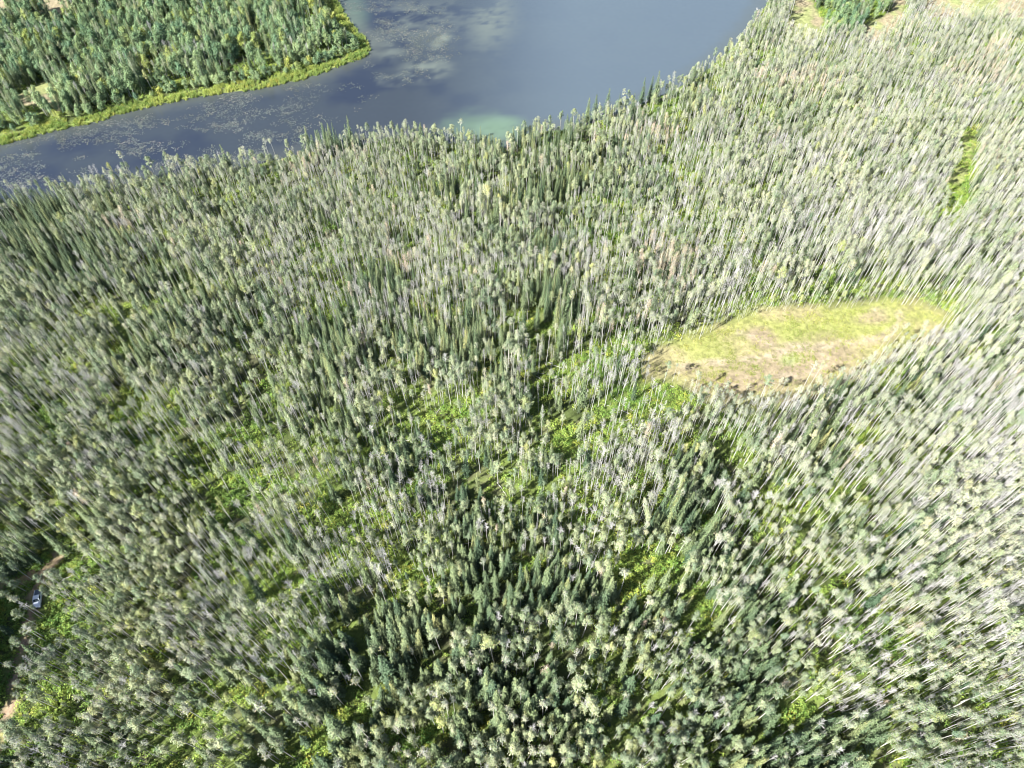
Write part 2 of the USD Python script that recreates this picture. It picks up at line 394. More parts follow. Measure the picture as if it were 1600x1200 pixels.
def limbs(stem, h, t0, n, reach, up, b, rad=0.028, twigs=3, tw_rad=0.018):
    """Branches along the stem from t0 upward, with twigs; returns the points along them where leaves can grow."""
    tips = []
    for i in range(n):
        t = t0 + (0.99 - t0) * ((i + rng.random()) / n) ** 0.9
        s = on_stem(stem, t)
        a = i * 2.399 + rng.normal(0, 0.4)
        env = math.sin(np.clip((t - t0) / (1 - t0), 0, 1) ** 0.7 * np.pi * 0.86 + 0.35)
        ln = reach * max(0.25, env) * rng.uniform(0.6, 1.2)
        dv = np.array([math.cos(a), math.sin(a), up * rng.uniform(0.6, 1.4)]); dv /= np.linalg.norm(dv)
        m_, e_ = s + dv * ln * 0.5 + [0, 0, -0.04 * ln], s + dv * ln + [0, 0, 0.12 * ln]
        tube(b, [s, m_, e_], [rad, rad * 0.75, rad * 0.4], 3)
        tips += [m_, e_, (m_ + e_) / 2]
        for _ in range(twigs):
            q = rng.uniform(0.3, 0.95)
            s2 = s + (e_ - s) * q
            d2 = dv + rng.normal(0, 0.6, 3) + [0, 0, 0.25]; d2 /= np.linalg.norm(d2)
            e2 = s2 + d2 * ln * rng.uniform(0.3, 0.6)
            tube(b, [s2, e2], [tw_rad, tw_rad * 0.6], 3)
            tips += [e2, (s2 + e2) / 2]
    return np.array(tips)


def make_aspen(k, h, kind, n_leaf, t0, reach, mat, size=0.42, n_limb=14, twigs=2, rad=0.11, bark=M_WHITE, twig_mat=None, spread=0.32, up=0.9):
    path = proto(kind, k)
    stem = stem_line(h, rng.uniform(0.01, 0.05), rng.uniform(0.0, 0.018))
    b = Build(); tube(b, stem, np.array([1.15, 1.0, 0.86, 0.7, 0.5, 0.15]) * rad, 5); b.mesh(path + '/trunk', bark, True)
    b = Build()
    tips = limbs(stem, h, t0, n_limb, reach, up, b, twigs=twigs)
    b.mesh(path + ('/branches'), twig_mat or M_GREYTWIG, False)
    if n_leaf:
        b = Build()
        idx = rng.integers(0, len(tips), n_leaf)
        wgt = rng.normal(0, spread, (n_leaf, 3))
        P = tips[idx] + wgt
        ax = on_stem(stem, np.clip(P[:, 2] / h, 0, 1))
        O = (P - ax) * [1, 1, 0.6]; O /= np.linalg.norm(O, axis=1, keepdims=True) + 1e-9
        leaves(b, P, O + [0, 0, 0.55], np.full(n_leaf, size), tints(n_leaf, 0.72, 1.28))
        b.mesh(path + '/crown', mat)


for k, (h, R) in enumerate([(16, 1.75), (14.5, 1.5), (18, 1.9), (11.5, 1.5), (13.5, 1.75), (8.5, 1.35), (16, 1.35)]):
    make_spruce(k, h, R)
for k, (h, n, t0, re) in enumerate([(15, 560, 0.66, 1.15), (13.5, 500, 0.62, 1.05), (16, 660, 0.70, 1.45), (12, 440, 0.60, 1.1), (13, 800, 0.58, 1.6), (14.5, 380, 0.74, 1.0), (12.5, 760, 0.54, 1.7), (9.5, 460, 0.42, 1.35)]):
    make_aspen(k, h, 'aspen', n, t0, re, M_ASPEN, size=0.29, spread=0.25, up=0.6)
for k, (h, n, t0, re) in enumerate([(15.5, 190, 0.76, 1.0), (14.5, 160, 0.78, 0.95), (16.5, 210, 0.80, 1.2), (13, 160, 0.74, 1.0), (15, 100, 0.68, 1.15), (16, 150, 0.83, 0.95)]):
    make_aspen(k, h, 'thin_aspen', n, t0, re, M_PALE, size=0.28, n_limb=20, twigs=4, rad=0.085, spread=0.2, up=0.45)
for k, (h, t0, re) in enumerate([(15, 0.60, 1.05), (13.5, 0.52, 0.95), (16.5, 0.66, 1.3), (12, 0.52, 0.9), (14.5, 0.68, 1.35), (10, 0.45, 0.55)]):
    make_aspen(k, h, 'bare_aspen', 0, t0, re, None, n_limb=24, twigs=7, rad=0.09, up=0.95)
for k, (h, n, t0, re) in enumerate([(14, 300, 0.45, 1.05), (12, 260, 0.42, 1.0), (15, 240, 0.5, 0.95)]):
    make_aspen(k, h, 'rusty_tree', n, t0, re, M_RUST, size=0.27, n_limb=16, twigs=2)
for k, (h, n, t0, re) in enumerate([(12, 760, 0.22, 2.2), (14, 820, 0.28, 2.4), (10, 700, 0.16, 2.3), (15, 740, 0.36, 2.1), (8, 600, 0.12, 2.0)]):
    make_aspen(k, h, 'lush_tree', n, t0, re, M_FAR, size=0.50, n_limb=18, twigs=2, spread=0.45)
for k, (h, n, re) in enumerate([(4.2, 420, 1.7), (3.4, 380, 1.6), (5.2, 460, 1.9)]):
    make_aspen(k, h, 'willow_bush', n, 0.08, re, M_FAR, size=0.45, n_limb=16, twigs=2, rad=0.06, bark=M_BROWN, spread=0.35)


def clump(kind, k, r, h, n, size, mat, blade=False):
    path = proto(kind, k)
    b = Build()
    if blade:
        a = rng.uniform(0, 6.28, n); q = r * np.sqrt(rng.random(n))
        base = np.stack([q * np.cos(a), q * np.sin(a), 0 * a - 0.05], 1)
        lean = rng.normal(0, 0.25, (n, 2)); hh = h * rng.uniform(0.6, 1.2, n)
        tip = base + np.stack([lean[:, 0] * hh, lean[:, 1] * hh, hh], 1)
        s = np.stack([np.cos(a + 1.3), np.sin(a + 1.3), 0 * a], 1) * size * rng.uniform(0.7, 1.3, (n, 1))
        v = np.stack([base - s, base + s, tip + s * 0.5, tip - s * 0.5], 1).reshape(-1, 3)
        kk = np.arange(n)[:, None] * 4
        b.add(v, np.vstack([kk + [0, 1, 2], kk + [0, 2, 3]]), np.repeat(tints(n), 4, axis=0))
    else:
        d = rng.normal(0, 1, (n, 3)); d[:, 2] = np.abs(d[:, 2]); d /= np.linalg.norm(d, axis=1, keepdims=True)
        bump = 1 + 0.35 * np.sin(d[:, 0] * 5 + k) * np.cos(d[:, 1] * 4 + 2 * k)
        P = d * np.array([r, r, h]) * (rng.uniform(0.55, 1.0, (n, 1)) * bump[:, None])
        leaves(b, P, d + [0, 0, 0.4], np.full(n, size), tints(n, 0.65, 1.35))
    b.mesh(path + '/leaves', mat)


for k, (r, h, n) in enumerate([(0.75, 0.9, 46), (1.0, 1.3, 64), (0.6, 0.6, 34), (1.25, 1.1, 70)]):
    clump('shrub', k, r, h, n, 0.30, M_SHRUB)
for k in range(3):
    clump('reed', k, 0.7, 1.5, 40, 0.07, M_REED, True)
for k in range(3):
    clump('meadow_tuft', k, 0.6, 0.3, 26, 0.07, M_GRASS, True)
for k, npad in enumerate((9, 14, 6)):
    path = proto('lily', k)
    b = Build()
    for _ in range(npad):
        c = rng.normal(0, 0.8, 2); r0 = rng.uniform(0.12, 0.3)
        a = np.linspace(0.25, 6.03, 8)
        v = np.vstack([[c[0], c[1], 0.02], np.stack([c[0] + r0 * np.cos(a), c[1] + r0 * np.sin(a), np.full(8, 0.03) + rng.uniform(0, 0.02)], 1)])
        b.add(v, [[0, j, j + 1] for j in range(1, 8)], tints(1)[0])
    b.mesh(path + '/pads', M_LILY)

# ---------------------------------------------------------------- where the woods stand
# one letter per 100 x 100 px of canopy in the photograph: F far bank, S spruce, M mixed, A aspen, H thin pale aspen, D thin aspen with silver stems, B bare aspen over green, R shrubby opening
GRID = ['FFFFFFAAAAAAHHHH',
        'FFFAAAAAAAAAAHHH',
        'MAAAAHHMMAHHHHHH',
        'MMMAHHHMMHHHDDHH',
        'AMMAHHHMMHHHHDDH',
        'HAMAMSMMBBHHHHDD',
        'HMBBBMMAABHHDDDD',
        'DAABBBBMABBMHDDD',
        'MSABBBMSSMMMHHDD',
        'LAABBSSSSSMMMHHD',
        'LLADBSASSSSMMHHH',
        'LLLAASASSSSMMMHH']
#        density, spruce, aspen, thin, bare, rusty, lush, small-tree share
TYPES = {'L': (0.16, 0.06, 0.52, 0.24, 0.18, 0.0, 0.0), 'F': (0.115, 0.20, 0.10, 0.02, 0.03, 0.00, 0.65), 'S': (0.25, 0.75, 0.18, 0.05, 0.03, 0.004, 0.0), 'M': (0.22, 0.34, 0.36, 0.22, 0.08, 0.006, 0.0),
         'A': (0.19, 0.09, 0.60, 0.22, 0.09, 0.004, 0.0), 'H': (0.31, 0.03, 0.16, 0.52, 0.29, 0.012, 0.0), 'D': (0.36, 0.03, 0.04, 0.38, 0.56, 0.004, 0.0),
         'B': (0.12, 0.04, 0.12, 0.44, 0.40, 0.002, 0.0), 'R': (0.05, 0.2, 0.3, 0.2, 0.3, 0.0, 0.0)}
KINDS = ['spruce', 'aspen', 'thin_aspen', 'bare_aspen', 'rusty_tree', 'lush_tree']
# openings in the canopy: ellipses on the ground (pixel centre, radii, tilt) and how much they thin the trees
OPEN = [(900, 585, 90, 30, 0.35, 0.75), (1035, 625, 45, 55, 0.5, 0.8), (960, 560, 60, 22, 0.5, 0.8), (1010, 905, 55, 38, 0.5, 0.9), (985, 935, 30, 30, 0.4, 0.8), (640, 690, 110, 28, 0.4, 0.6), (720, 640, 70, 16, 0.5, 0.7),
        (205, 560, 34, 26, 0.6, 0.85), (205, 655, 34, 34, 0.4, 0.85), (105, 890, 60, 22, 0.2, 0.95), (440, 930, 50, 26, 0.5, 0.7), (380, 770, 60, 26, 0.4, 0.5), (640, 935, 50, 22, 0.6, 0.8),
        (640, 890, 30, 22, 0.6, 0.7), (520, 1150, 80, 22, 0.6, 0.75), (660, 1160, 60, 16, 0.6, 0.6), (1000, 860, 34, 34, 0.9, 0.7), (1225, 780, 40, 22, 0.2, 0.7), (1330, 700, 50, 24, 0.4, 0.6),
        (1440, 660, 60, 12, 0.7, 0.6), (1510, 690, 40, 12, 0.6, 0.7), (1260, 950, 60, 18, 0.6, 0.7), (1390, 1010, 60, 18, 0.5, 0.5), (560, 830, 60, 20, 0.5, 0.45), (840, 880, 30, 16, 0.5, 0.6), (1100, 960, 40, 14, 0.6, 0.5),
        (1480, 325, 20, 26, 0.9, 0.9), (1590, 325, 26, 12, 0.6, 0.7), (1290, 760, 24, 40, 0.8, 0.4), (870, 700, 50, 16, 0.5, 0.5), (950, 660, 60, 20, 0.5, 0.6), (1230, 1130, 40, 20, 0.5, 0.6), (960, 1080, 40, 18, 0.4, 0.6)]
# darker clumps of spruce, in canopy pixels
SPRUCE_SPOTS = [(505, 205, 45, 16), (850, 250, 70, 50), (820, 190, 40, 25), (100, 320, 120, 40), (60, 380, 80, 60), (590, 470, 60, 60), (700, 520, 50, 60), (860, 460, 40, 70), (1210, 640, 40, 50), (1290, 640, 40, 60), (800, 830, 110, 90), (1040, 820, 60, 60),
                (620, 980, 40, 90), (250, 420, 40, 50), (450, 880, 30, 30), (500, 530, 50, 40), (210, 500, 50, 60), (330, 470, 80, 40)]
RUST_SPOTS = [(470, 250, 40, 22), (390, 240, 25, 12), (195, 340, 50, 16), (625, 395, 40, 18), (1040, 400, 60, 35), (1020, 205, 50, 22), (1265, 115, 70, 18), (1560, 65, 40, 20), (1540, 100, 60, 22), (1560, 225, 40, 18), (1060, 410, 30, 40), (1195, 105, 20, 10), (1390, 65, 30, 8), (950, 490, 60, 14), (530, 215, 40, 10)]

TRUCK_PX = (62.0, 938.0)
TRUCK = ground(*TRUCK_PX, 1.2)
STEP = 1.7
cx_, cy_ = np.meshgrid(np.arange(-370, 370, STEP), np.arange(-32, 515, STEP))
cx_ = (cx_ + rng.uniform(-0.5, 0.5, cx_.shape) * STEP * 0.95).ravel()
cy_ = (cy_ + rng.uniform(-0.5, 0.5, cy_.shape) * STEP * 0.95).ravel()
qx, qy, qd = proj(cx_, cy_, np.full_like(cx_, 11.0))
ok = (qd > 5) & (qx > -190) & (qx < 1680) & (qy > -75) & (qy < 1370)
cx_, cy_, qx, qy = cx_[ok], cy_[ok], qx[ok], qy[ok]
lake_d = edge(LAKE, cx_, cy_)
clear_d = edge(CLEARING, cx_, cy_)
P_ = shapely.points(cx_, cy_)
jx = qx + 90 * (fb(cx_, cy_, 0.03, 3, 41) - 0.5) * 2
jy = qy + 90 * (fb(cx_, cy_, 0.03, 3, 42) - 0.5) * 2
gxi, gyi = np.clip(((jx + rng.normal(0, 22, len(jx))) // 100).astype(int), 0, 15), np.clip(((jy + rng.normal(0, 22, len(jx))) // 100).astype(int), 0, 11)
letters = np.array([list(r) for r in GRID])[gyi, gxi]
far_side = (cx_ < 15) & (cy_ > np.interp(cx_, [-370, -231, -62, 15], [216, 246, 293, 354])) & (qx < 640)
letters = np.where(far_side, 'F', np.where(letters == 'F', 'A', letters))
letters = np.where((qx > 1258) & (qx < 1396) & (qy < 34), 'F', letters)                 # the green grove in the far field
tp = np.array([TYPES[c] for c in letters])
dens, pr = tp[:, 0].copy(), tp[:, 1:].copy()
for sx_, sy_, rx, ry in SPRUCE_SPOTS:
    e_ = smooth(1.25, 0.6, np.hypot((qx - sx_) / rx, (qy - sy_) / ry))
    pr[:, 0] = pr[:, 0] + 2.2 * e_
    dens *= 1 + 0.35 * e_
for sx_, sy_, rx, ry in RUST_SPOTS:
    e_ = smooth(1.25, 0.6, np.hypot((qx - sx_) / rx, (qy - sy_) / ry))
    pr[:, 4] = pr[:, 4] + 0.35 * e_
clumpn = fb(cx_, cy_, 0.075, 3, 43)
pr[:, 0] *= 0.12 + 3.8 * smooth(0.46, 0.60, clumpn)
pr[:, 2] *= 0.5 + 1.1 * smooth(0.4, 0.56, fb(cx_, cy_, 0.045, 3, 47))
pr[:, 3] *= 0.35 + 2.4 * smooth(0.46, 0.62, fb(cx_, cy_, 0.05, 3, 44))
dens *= 0.40 + 1.45 * smooth(0.36, 0.54, fb(cx_, cy_, 0.105, 3, 45))
open_f = np.zeros(len(cx_))
ex_, ey_, _ = proj(cx_, cy_, np.full_like(cx_, 1.0))
for ox, oy, rx, ry, rot, s in OPEN:
    c_, s_ = math.cos(rot), math.sin(rot)
    u_, v_ = (ex_ - ox) * c_ - (ey_ - oy) * s_, (ex_ - ox) * s_ + (ey_ - oy) * c_
    open_f = np.maximum(open_f, s * smooth(1.2, 0.7, np.hypot(u_ / rx, v_ / ry) + 0.6 * (clumpn - 0.5)))
dens *= 1 - open_f
for F_ in FIELDS:
    dens *= smooth(-1, 1.5, edge(F_, cx_, cy_))
dens *= smooth(3.0, 5.2, shapely.distance(STRIP, P_) + 3 * (clumpn - 0.5))
dens *= smooth(1.4, 2.6, shapely.distance(TRAIL, P_)) * smooth(1.4, 2.8, shapely.distance(TRAIL2, P_))
shade = (ex_ < 52) & (ey_ > 925) & (ey_ < 1105)               # brushy ground left of the trail
dens *= np.where(shade & (ex_ > -12), 0.06, 1)
side = (ex_ < -22) & (ex_ > -130) & (ey_ > 940) & (ey_ < 1120)  # the tall spruces beside the trail
dens = np.where(side, 0.22, dens)
dens = np.where((ex_ < 60) & (ex_ > -22) & (ey_ > 940) & (ey_ < 1130), np.minimum(dens, 0.02), dens)
pr[side] = (0.9, 0.1, 0, 0, 0, 0)
tpx, tpy, _ = proj(cx_, cy_, np.full_like(cx_, 16.0))          # the truck stands in the open: no tree over it or in front of it
seg_t = np.clip(((TRUCK_PX[0] - ex_) * (tpx - ex_) + (TRUCK_PX[1] - ey_) * (tpy - ey_)) / ((tpx - ex_) ** 2 + (tpy - ey_) ** 2), 0, 1)
dens *= (np.hypot(TRUCK_PX[0] - ex_ - seg_t * (tpx - ex_), TRUCK_PX[1] - ey_ - seg_t * (tpy - ey_)) > 16) & (np.hypot(cx_ - TRUCK[0], cy_ - TRUCK[1]) > 3.6)
dens *= smooth(-0.8, 1.5, clear_d + 3.0 * (clumpn - 0.5))
dens *= 1 + 0.9 * smooth(5, 3, clear_d)
dens *= smooth(1.2, 3.0, lake_d - np.where(far_side, 8.5, 0))
dens *= np.where(far_side, 1.0, 1.15)
pick = rng.random(len(cx_)) < dens * STEP * STEP
cx_, cy_, qx, qy, ex_, ey_, letters, pr, lake_d, far_side, clear_d, side = (a[pick] for a in (cx_, cy_, qx, qy, ex_, ey_, letters, pr, lake_d, far_side, clear_d, side))
# the dark spruces that stand above the rest on the near shore
hx, hy = ground(np.array([478, 489, 500, 512, 524, 541, 553, 655, 690, 921, 933, 951, 958, 1008, 1022, 1030, 345, 385, 1090]), np.array([186, 190, 183, 190, 196, 181, 192, 190, 196, 147, 141, 139, 146, 120, 113, 118, 226, 222, 96]) + 2.0, 14.0)
nh = len(hx)
hl = edge(LAKE, hx, hy)
hpx, hpy, _ = proj(hx, hy, np.full(nh, 1.0))
pr = np.vstack([pr, np.tile([1.0, 0, 0, 0, 0, 0], (nh, 1))])
qx, qy = np.append(qx, proj(hx, hy, np.full(nh, 11.0))[0]), np.append(qy, proj(hx, hy, np.full(nh, 11.0))[1])
cx_, cy_, ex_, ey_, lake_d, far_side, clear_d, side = np.append(cx_, hx), np.append(cy_, hy), np.append(ex_, hpx), np.append(ey_, hpy), np.append(lake_d, hl), np.append(far_side, np.zeros(nh, bool)), np.append(clear_d, np.full(nh, 50.0)), np.append(side, np.zeros(nh, bool))
letters = np.append(letters, ['S'] * nh)
pr[(clear_d < 5)] *= np.array([0.0, 1, 1, 0.5, 1, 1])[None] + 1e-6
pr /= pr.sum(1, keepdims=True)
kind_i = (rng.random(len(cx_))[:, None] > np.cumsum(pr, 1)).sum(1).clip(0, 5)
tree_z = height(cx_, cy_, lake_d) - 0.06
scale = rng.normal(0.97, 0.13, len(cx_)).clip(0.6, 1.35)
scale *= np.where(rng.random(len(cx_)) < 0.10, 0.6, 1.0)
scale *= 0.9 + 0.25 * fb(cx_, cy_, 0.022, 2, 46)
scale *= np.where(far_side, 0.9, 1.0) * np.where((kind_i == 0) & (rng.random(len(cx_)) < 0.25), 0.62, 1.0)
scale *= 0.42 + 0.58 * smooth(0.5, 8, np.where(clear_d > 0, clear_d + rng.normal(0, 1.2, len(cx_)), 8))   # young growth at the meadow's edge
aged = np.interp(cy_, [0, 60, 170, 260, 520], [0.80, 0.84, 0.80, 0.70, 0.60]) * (1 + 0.22 * smooth(30, 150, cx_) * smooth(330, 230, cy_))      # the woods are younger towards the lake and beyond it
scale *= np.where(letters == 'L', 0.85, 1.0) * np.where((letters == 'B') | (letters == 'D'), 1.22, 1.0) * np.where(far_side, np.where(kind_i == 5, 0.78, 0.9), aged)
scale = np.where(side, scale.clip(1.0, 2) * 1.25, scale)
scale[-nh:] = rng.uniform(0.80, 1.0, nh)
turn = rng.uniform(0, 360, len(cx_))
wide = rng.uniform(0.78, 1.15, len(cx_)) * np.where(far_side, np.where(kind_i == 5, 1.4, 1.0), aged ** -0.25) * np.where(np.isin(letters, ['D', 'B']), 0.78, 1.0) * np.where(letters == 'H', 0.92, 1.0)
wide[-nh:] = 1.35
tilt = rng.normal(0, 1.6, (len(cx_), 2))

# ---------------------------------------------------------------- trees as things: the 300 of each kind that show largest, the rest as woodland
LOOK = {'spruce': ('dark green pointed spruce', 'spruce tree', 'spruce_tree', 'spruce_woodland'),
        'aspen': ('leafy grey green aspen', 'aspen tree', 'aspen_tree', 'aspen_woodland'),
        'thin_aspen': ('thinly leaved pale aspen', 'aspen tree', 'thin_aspen_tree', 'thin_aspen_woodland'),
        'bare_aspen': ('leafless silver grey aspen', 'bare tree', 'bare_aspen_tree', 'bare_aspen_woodland'),
        'rusty_tree': ('rusty pink leaved tree', 'tree', 'rusty_leaved_tree', 'rusty_leaved_woodland'),
        'lush_tree': ('full green broadleaf tree', 'tree', 'broadleaf_tree', 'broadleaf_woodland')}


def region(px, py):
    """Where a crown is found: six columns by eight rows of the photograph, or the far bank."""
    if px < 600 and py < 240 - 0.28 * px:
        seg = ('left end', 'left part', 'left middle', 'right middle', 'right part', 'point')[int(np.clip(px // 97, 0, 5))]
        deep_ = 'just behind the reeds' if py > 178 - 0.27 * px else 'farther back' if py > 105 - 0.27 * px else 'farthest back'
        return f'{deep_}, {seg} of far bank'
    col_ = ('by the left edge', 'left of centre', 'just left of centre', 'just right of centre', 'right of centre', 'by the right edge')[int(np.clip(px * 6 // 1600, 0, 5))]
    row_ = ('at the top', 'near the top', 'in the upper woods', 'above the middle', 'below the middle', 'in the lower woods', 'near the bottom', 'at the bottom')[int(np.clip(py // 150, 0, 7))]
    return f'{row_}, {col_}'


def size_word(s):
    return 'short ' if s < 0.80 else 'tall ' if s > 1.06 else 'middling '


def quat(a, tx, ty):
    q = Gf.Rotation(Gf.Vec3d(0, 0, 1), float(a)) * Gf.Rotation(Gf.Vec3d(1, 0, 0), float(tx)) * Gf.Rotation(Gf.Vec3d(0, 1, 0), float(ty))
    return q.GetQuat()


def thing_copy(name, model, pos, a, tx, ty, s):
    p = UsdGeom.Xform.Define(stage, '/World/' + numbered(name))
    p.AddTranslateOp().Set(Gf.Vec3d(*map(float, pos)))
    p.AddRotateXYZOp().Set(Gf.Vec3f(float(tx), float(ty), float(a)))
    p.AddScaleOp().Set(Gf.Vec3f(*map(float, s)))
    p.GetPrim().GetReferences().AddInternalReference(model)
    p.GetPrim().SetInstanceable(True)
    return p.GetPrim()


def scatter(name, kind, xyz, a, s, label, tilts=None):
    """Uncountable plants of one kind as one PointInstancer."""
    pi = UsdGeom.PointInstancer.Define(stage, '/World/' + name)
    rel = pi.CreatePrototypesRel()
    for k, model in enumerate(PROTO[kind]):
        c = UsdGeom.Xform.Define(stage, f'/World/{name}/plant_{k:03d}')
        c.GetPrim().GetReferences().AddInternalReference(model)
        rel.AddTarget(c.GetPath())
    n = len(xyz)
    which = rng.integers(0, len(PROTO[kind]), n)
    pi.CreateProtoIndicesAttr(Vt.IntArray.FromNumpy(which.astype(np.int32)))
    pi.CreatePositionsAttr(Vt.Vec3fArray.FromNumpy(np.asarray(xyz, np.float32)))
    pi.CreateScalesAttr(Vt.Vec3fArray.FromNumpy(np.asarray(s, np.float32)))
    half = np.radians(a) / 2
    if tilts is None:
        tilts = np.zeros((n, 2))
    tx, ty = np.radians(tilts[:, 0]) / 2, np.radians(tilts[:, 1]) / 2
    w_, z_ = np.cos(half), np.sin(half)
    pi.CreateOrientationsAttr(Vt.QuathArray([Gf.Quath(float(w_[i]), float(tx[i]), float(ty[i]), float(z_[i])) for i in range(n)]))
    tag(pi, label, None, None, 'stuff')


TOTAL_SHOWN = {}
HTOP = np.array([15.0, 14.5, 15.0, 14.5, 13.5, 12.5])
for ki, kind in enumerate(KINDS):
    sel = np.flatnonzero(kind_i == ki)
    if not len(sel):
        continue
    tx_, ty_, td_ = proj(cx_[sel], cy_[sel], tree_z[sel] + HTOP[ki] * scale[sel])
    size_px = np.hypot(tx_ - ex_[sel], ty_ - ey_[sel])
    seen = (tx_ > 4) & (tx_ < 1596) & (ty_ > 4) & (ty_ < 1196) & (ex_[sel] > -60) & (ex_[sel] < 1660)
    order = np.argsort(-np.where(seen, size_px, -1))
    single = sel[order[:300]][seen[order[:300]]]
    rest = np.setdiff1d(sel, single)
    look, cat, name, wood = LOOK[kind]
    best = {}
    mid_px = [region(*(float(q) for q in proj(cx_[i], cy_[i], tree_z[i] + HTOP[ki] * scale[i] * 0.7)[:2])) for i in single]
    for i, r_ in zip(single, mid_px):
        if r_ not in best or scale[i] > scale[best[r_]]:
            best[r_] = i
    count = {}
    for i, r_ in zip(single, mid_px):
        count[(r_, size_word(scale[i]))] = count.get((r_, size_word(scale[i])), 0) + (best[r_] != i)
    for i, r_ in zip(single, mid_px):
        p = thing_copy(name, PROTO[kind][int(rng.integers(len(PROTO[kind])))], (cx_[i], cy_[i], tree_z[i]), turn[i], tilt[i, 0], tilt[i, 1], (scale[i] * wide[i], scale[i] * wide[i], scale[i]))
        w_ = size_word(scale[i])
        if best[r_] == i:
            tag(p, f'tallest {look} {r_}', cat)
        else:
            tag(p, f'{w_}{look} {r_}', cat, f'{w_}{kind.replace("_", " ")} trees {r_}' if count[(r_, w_)] > 1 else None)
    if len(rest):
        scatter(wood, kind, np.stack([cx_[rest], cy_[rest], tree_z[rest]], 1), turn[rest], np.stack([scale[rest] * wide[rest], scale[rest] * wide[rest], scale[rest]], 1),
                f'dense woodland of many trees: {look}', tilt[rest])
    TOTAL_SHOWN[kind] = (len(single), len(rest))

# ---------------------------------------------------------------- willows along the far bank
bank = LineString(far_bank)
wp = []
for dist in np.arange(0, bank.length, 2.2):
    for off in (7.4, 10.4):
        p = bank.interpolate(dist)
        q = bank.interpolate(min(dist + 1, bank.length))
        d = np.array([q.x - p.x, q.y - p.y]); d /= np.linalg.norm(d) + 1e-9
        if rng.random() < (0.62 if off < 8 else 0.45):
            wp.append((p.x - d[1] * off + rng.normal(0, 0.7), p.y + d[0] * off + rng.normal(0, 0.7)))
wp = np.array(wp)
wl = edge(LAKE, wp[:, 0], wp[:, 1])
wpx, wpy, _ = proj(wp[:, 0], wp[:, 1], np.full(len(wp), 2.0))
good = (wl > 4.5) & (wl < 15) & (wpx > -40) & (wpx < 1640) & (wpy > -30)
for (x, y), l_ in zip(wp[good][:300], wl[good][:300]):
    s = rng.uniform(0.55, 1.15)
    p = thing_copy('willow_bush', PROTO['willow_bush'][int(rng.integers(3))], (x, y, float(height(x, y, np.array(l_))) - 0.05), rng.uniform(0, 360), 0, 0, (s * 1.1, s * 1.1, s))
    part_ = ('left end', 'left half', 'middle', 'right half', 'point')[int(np.clip((proj(x, y, 1.0)[0]) // 120, 0, 4))]
    w_ = 'small ' if s < 0.75 else 'big ' if s > 0.95 else ''
    tag(p, f'{w_}round green willow bush behind the reeds, {part_} of the far bank', 'bush', f'{w_}willow bushes, {part_} of the far bank')

# ---------------------------------------------------------------- fallen trunks lying in the openings
for k, ln in enumerate((7.0, 9.5, 5.5)):
    path = proto('fallen_trunk', k)
    b = Build()
    st = np.stack([np.linspace(-ln / 2, ln / 2, 6), rng.normal(0, 0.12, 6), np.full(6, 0.16)], 1)
    tube(b, st, np.linspace(0.11, 0.04, 6), 6)
    for _ in range(5):
        a_ = on_stem(st, rng.uniform(0.5, 0.95))
        tube(b, [a_, a_ + rng.normal(0, 0.5, 3) + [0.5, 0, 0.35]], [0.04, 0.02], 3)
    b.mesh(path + '/trunk', M_GREYTWIG, True)
fx, fy = rng.uniform(-200, 240, 6000), rng.uniform(0, 300, 6000)
fpx, fpy, _ = proj(fx, fy, np.full(6000, 0.3))
inside_open = np.zeros(6000, bool)
for ox, oy, rx, ry, rot, s_ in OPEN:
    c_, t_ = math.cos(rot), math.sin(rot)
    inside_open |= np.hypot(((fpx - ox) * c_ - (fpy - oy) * t_) / rx, ((fpx - ox) * t_ + (fpy - oy) * c_) / ry) < 1.0
inside_open |= (fpx > 300) & (fpx < 800) & (fpy > 640) & (fpy < 1000) & (rng.random(6000) < 0.12)
inside_open &= (edge(CLEARING, fx, fy) > 4) & (edge(LAKE, fx, fy) > 4) & (shapely.distance(TRAIL, shapely.points(fx, fy)) > 6) & (fpx > 5) & (fpx < 1595) & (fpy > 5) & (fpy < 1195)
for i in np.flatnonzero(inside_open)[:130]:
    sc = rng.uniform(0.7, 1.15)
    p = thing_copy('fallen_trunk', PROTO['fallen_trunk'][int(rng.integers(3))], (fx[i], fy[i], float(height(fx[i], fy[i])) + 0.1), rng.uniform(0, 360), 0, 0, (sc, sc, sc))
    r_ = region(float(fpx[i]), float(fpy[i]))
    tag(p, f'pale fallen trunk lying among the shrubs {r_}', 'fallen trunk', f'fallen trunks {r_}')

# ---------------------------------------------------------------- reeds, shrubs, meadow tufts, lily pads
n = 110000
rx_, ry_ = rng.uniform(-370, 92, n), rng.uniform(170, 462, n)
rl = edge(LAKE, rx_, ry_)
rpx, rpy, _ = proj(rx_, ry_, np.zeros(n))
thick = 6.0 + 10.0 * (fb(rx_, ry_, 0.05, 3, 51) - 0.5) + 5.0 * smooth(60, 10, np.hypot(rpx - 540, rpy - 20))
good = (rl > -1.2) & (rl < thick) & (rpx < 640) & (rpx > -60) & (rpy < 310) & (fb(rx_, ry_, 0.16, 3, 57) > 0.31) & (ry_ > np.interp(rx_, [-370, -231, -62, 92], [210, 246, 293, 331])) & (rng.random(n) < 0.75)
rx_, ry_, rl = rx_[good], ry_[good], rl[good]
rs = rng.uniform(0.7, 1.3, len(rx_))
scatter('reed_belt', 'reed', np.stack([rx_, ry_, np.maximum(height(rx_, ry_, rl), -0.1)], 1), rng.uniform(0, 360, len(rx_)), np.stack([rs, rs, rs * 0.8], 1), 'yellow green reed and sedge belt along the far lake bank')

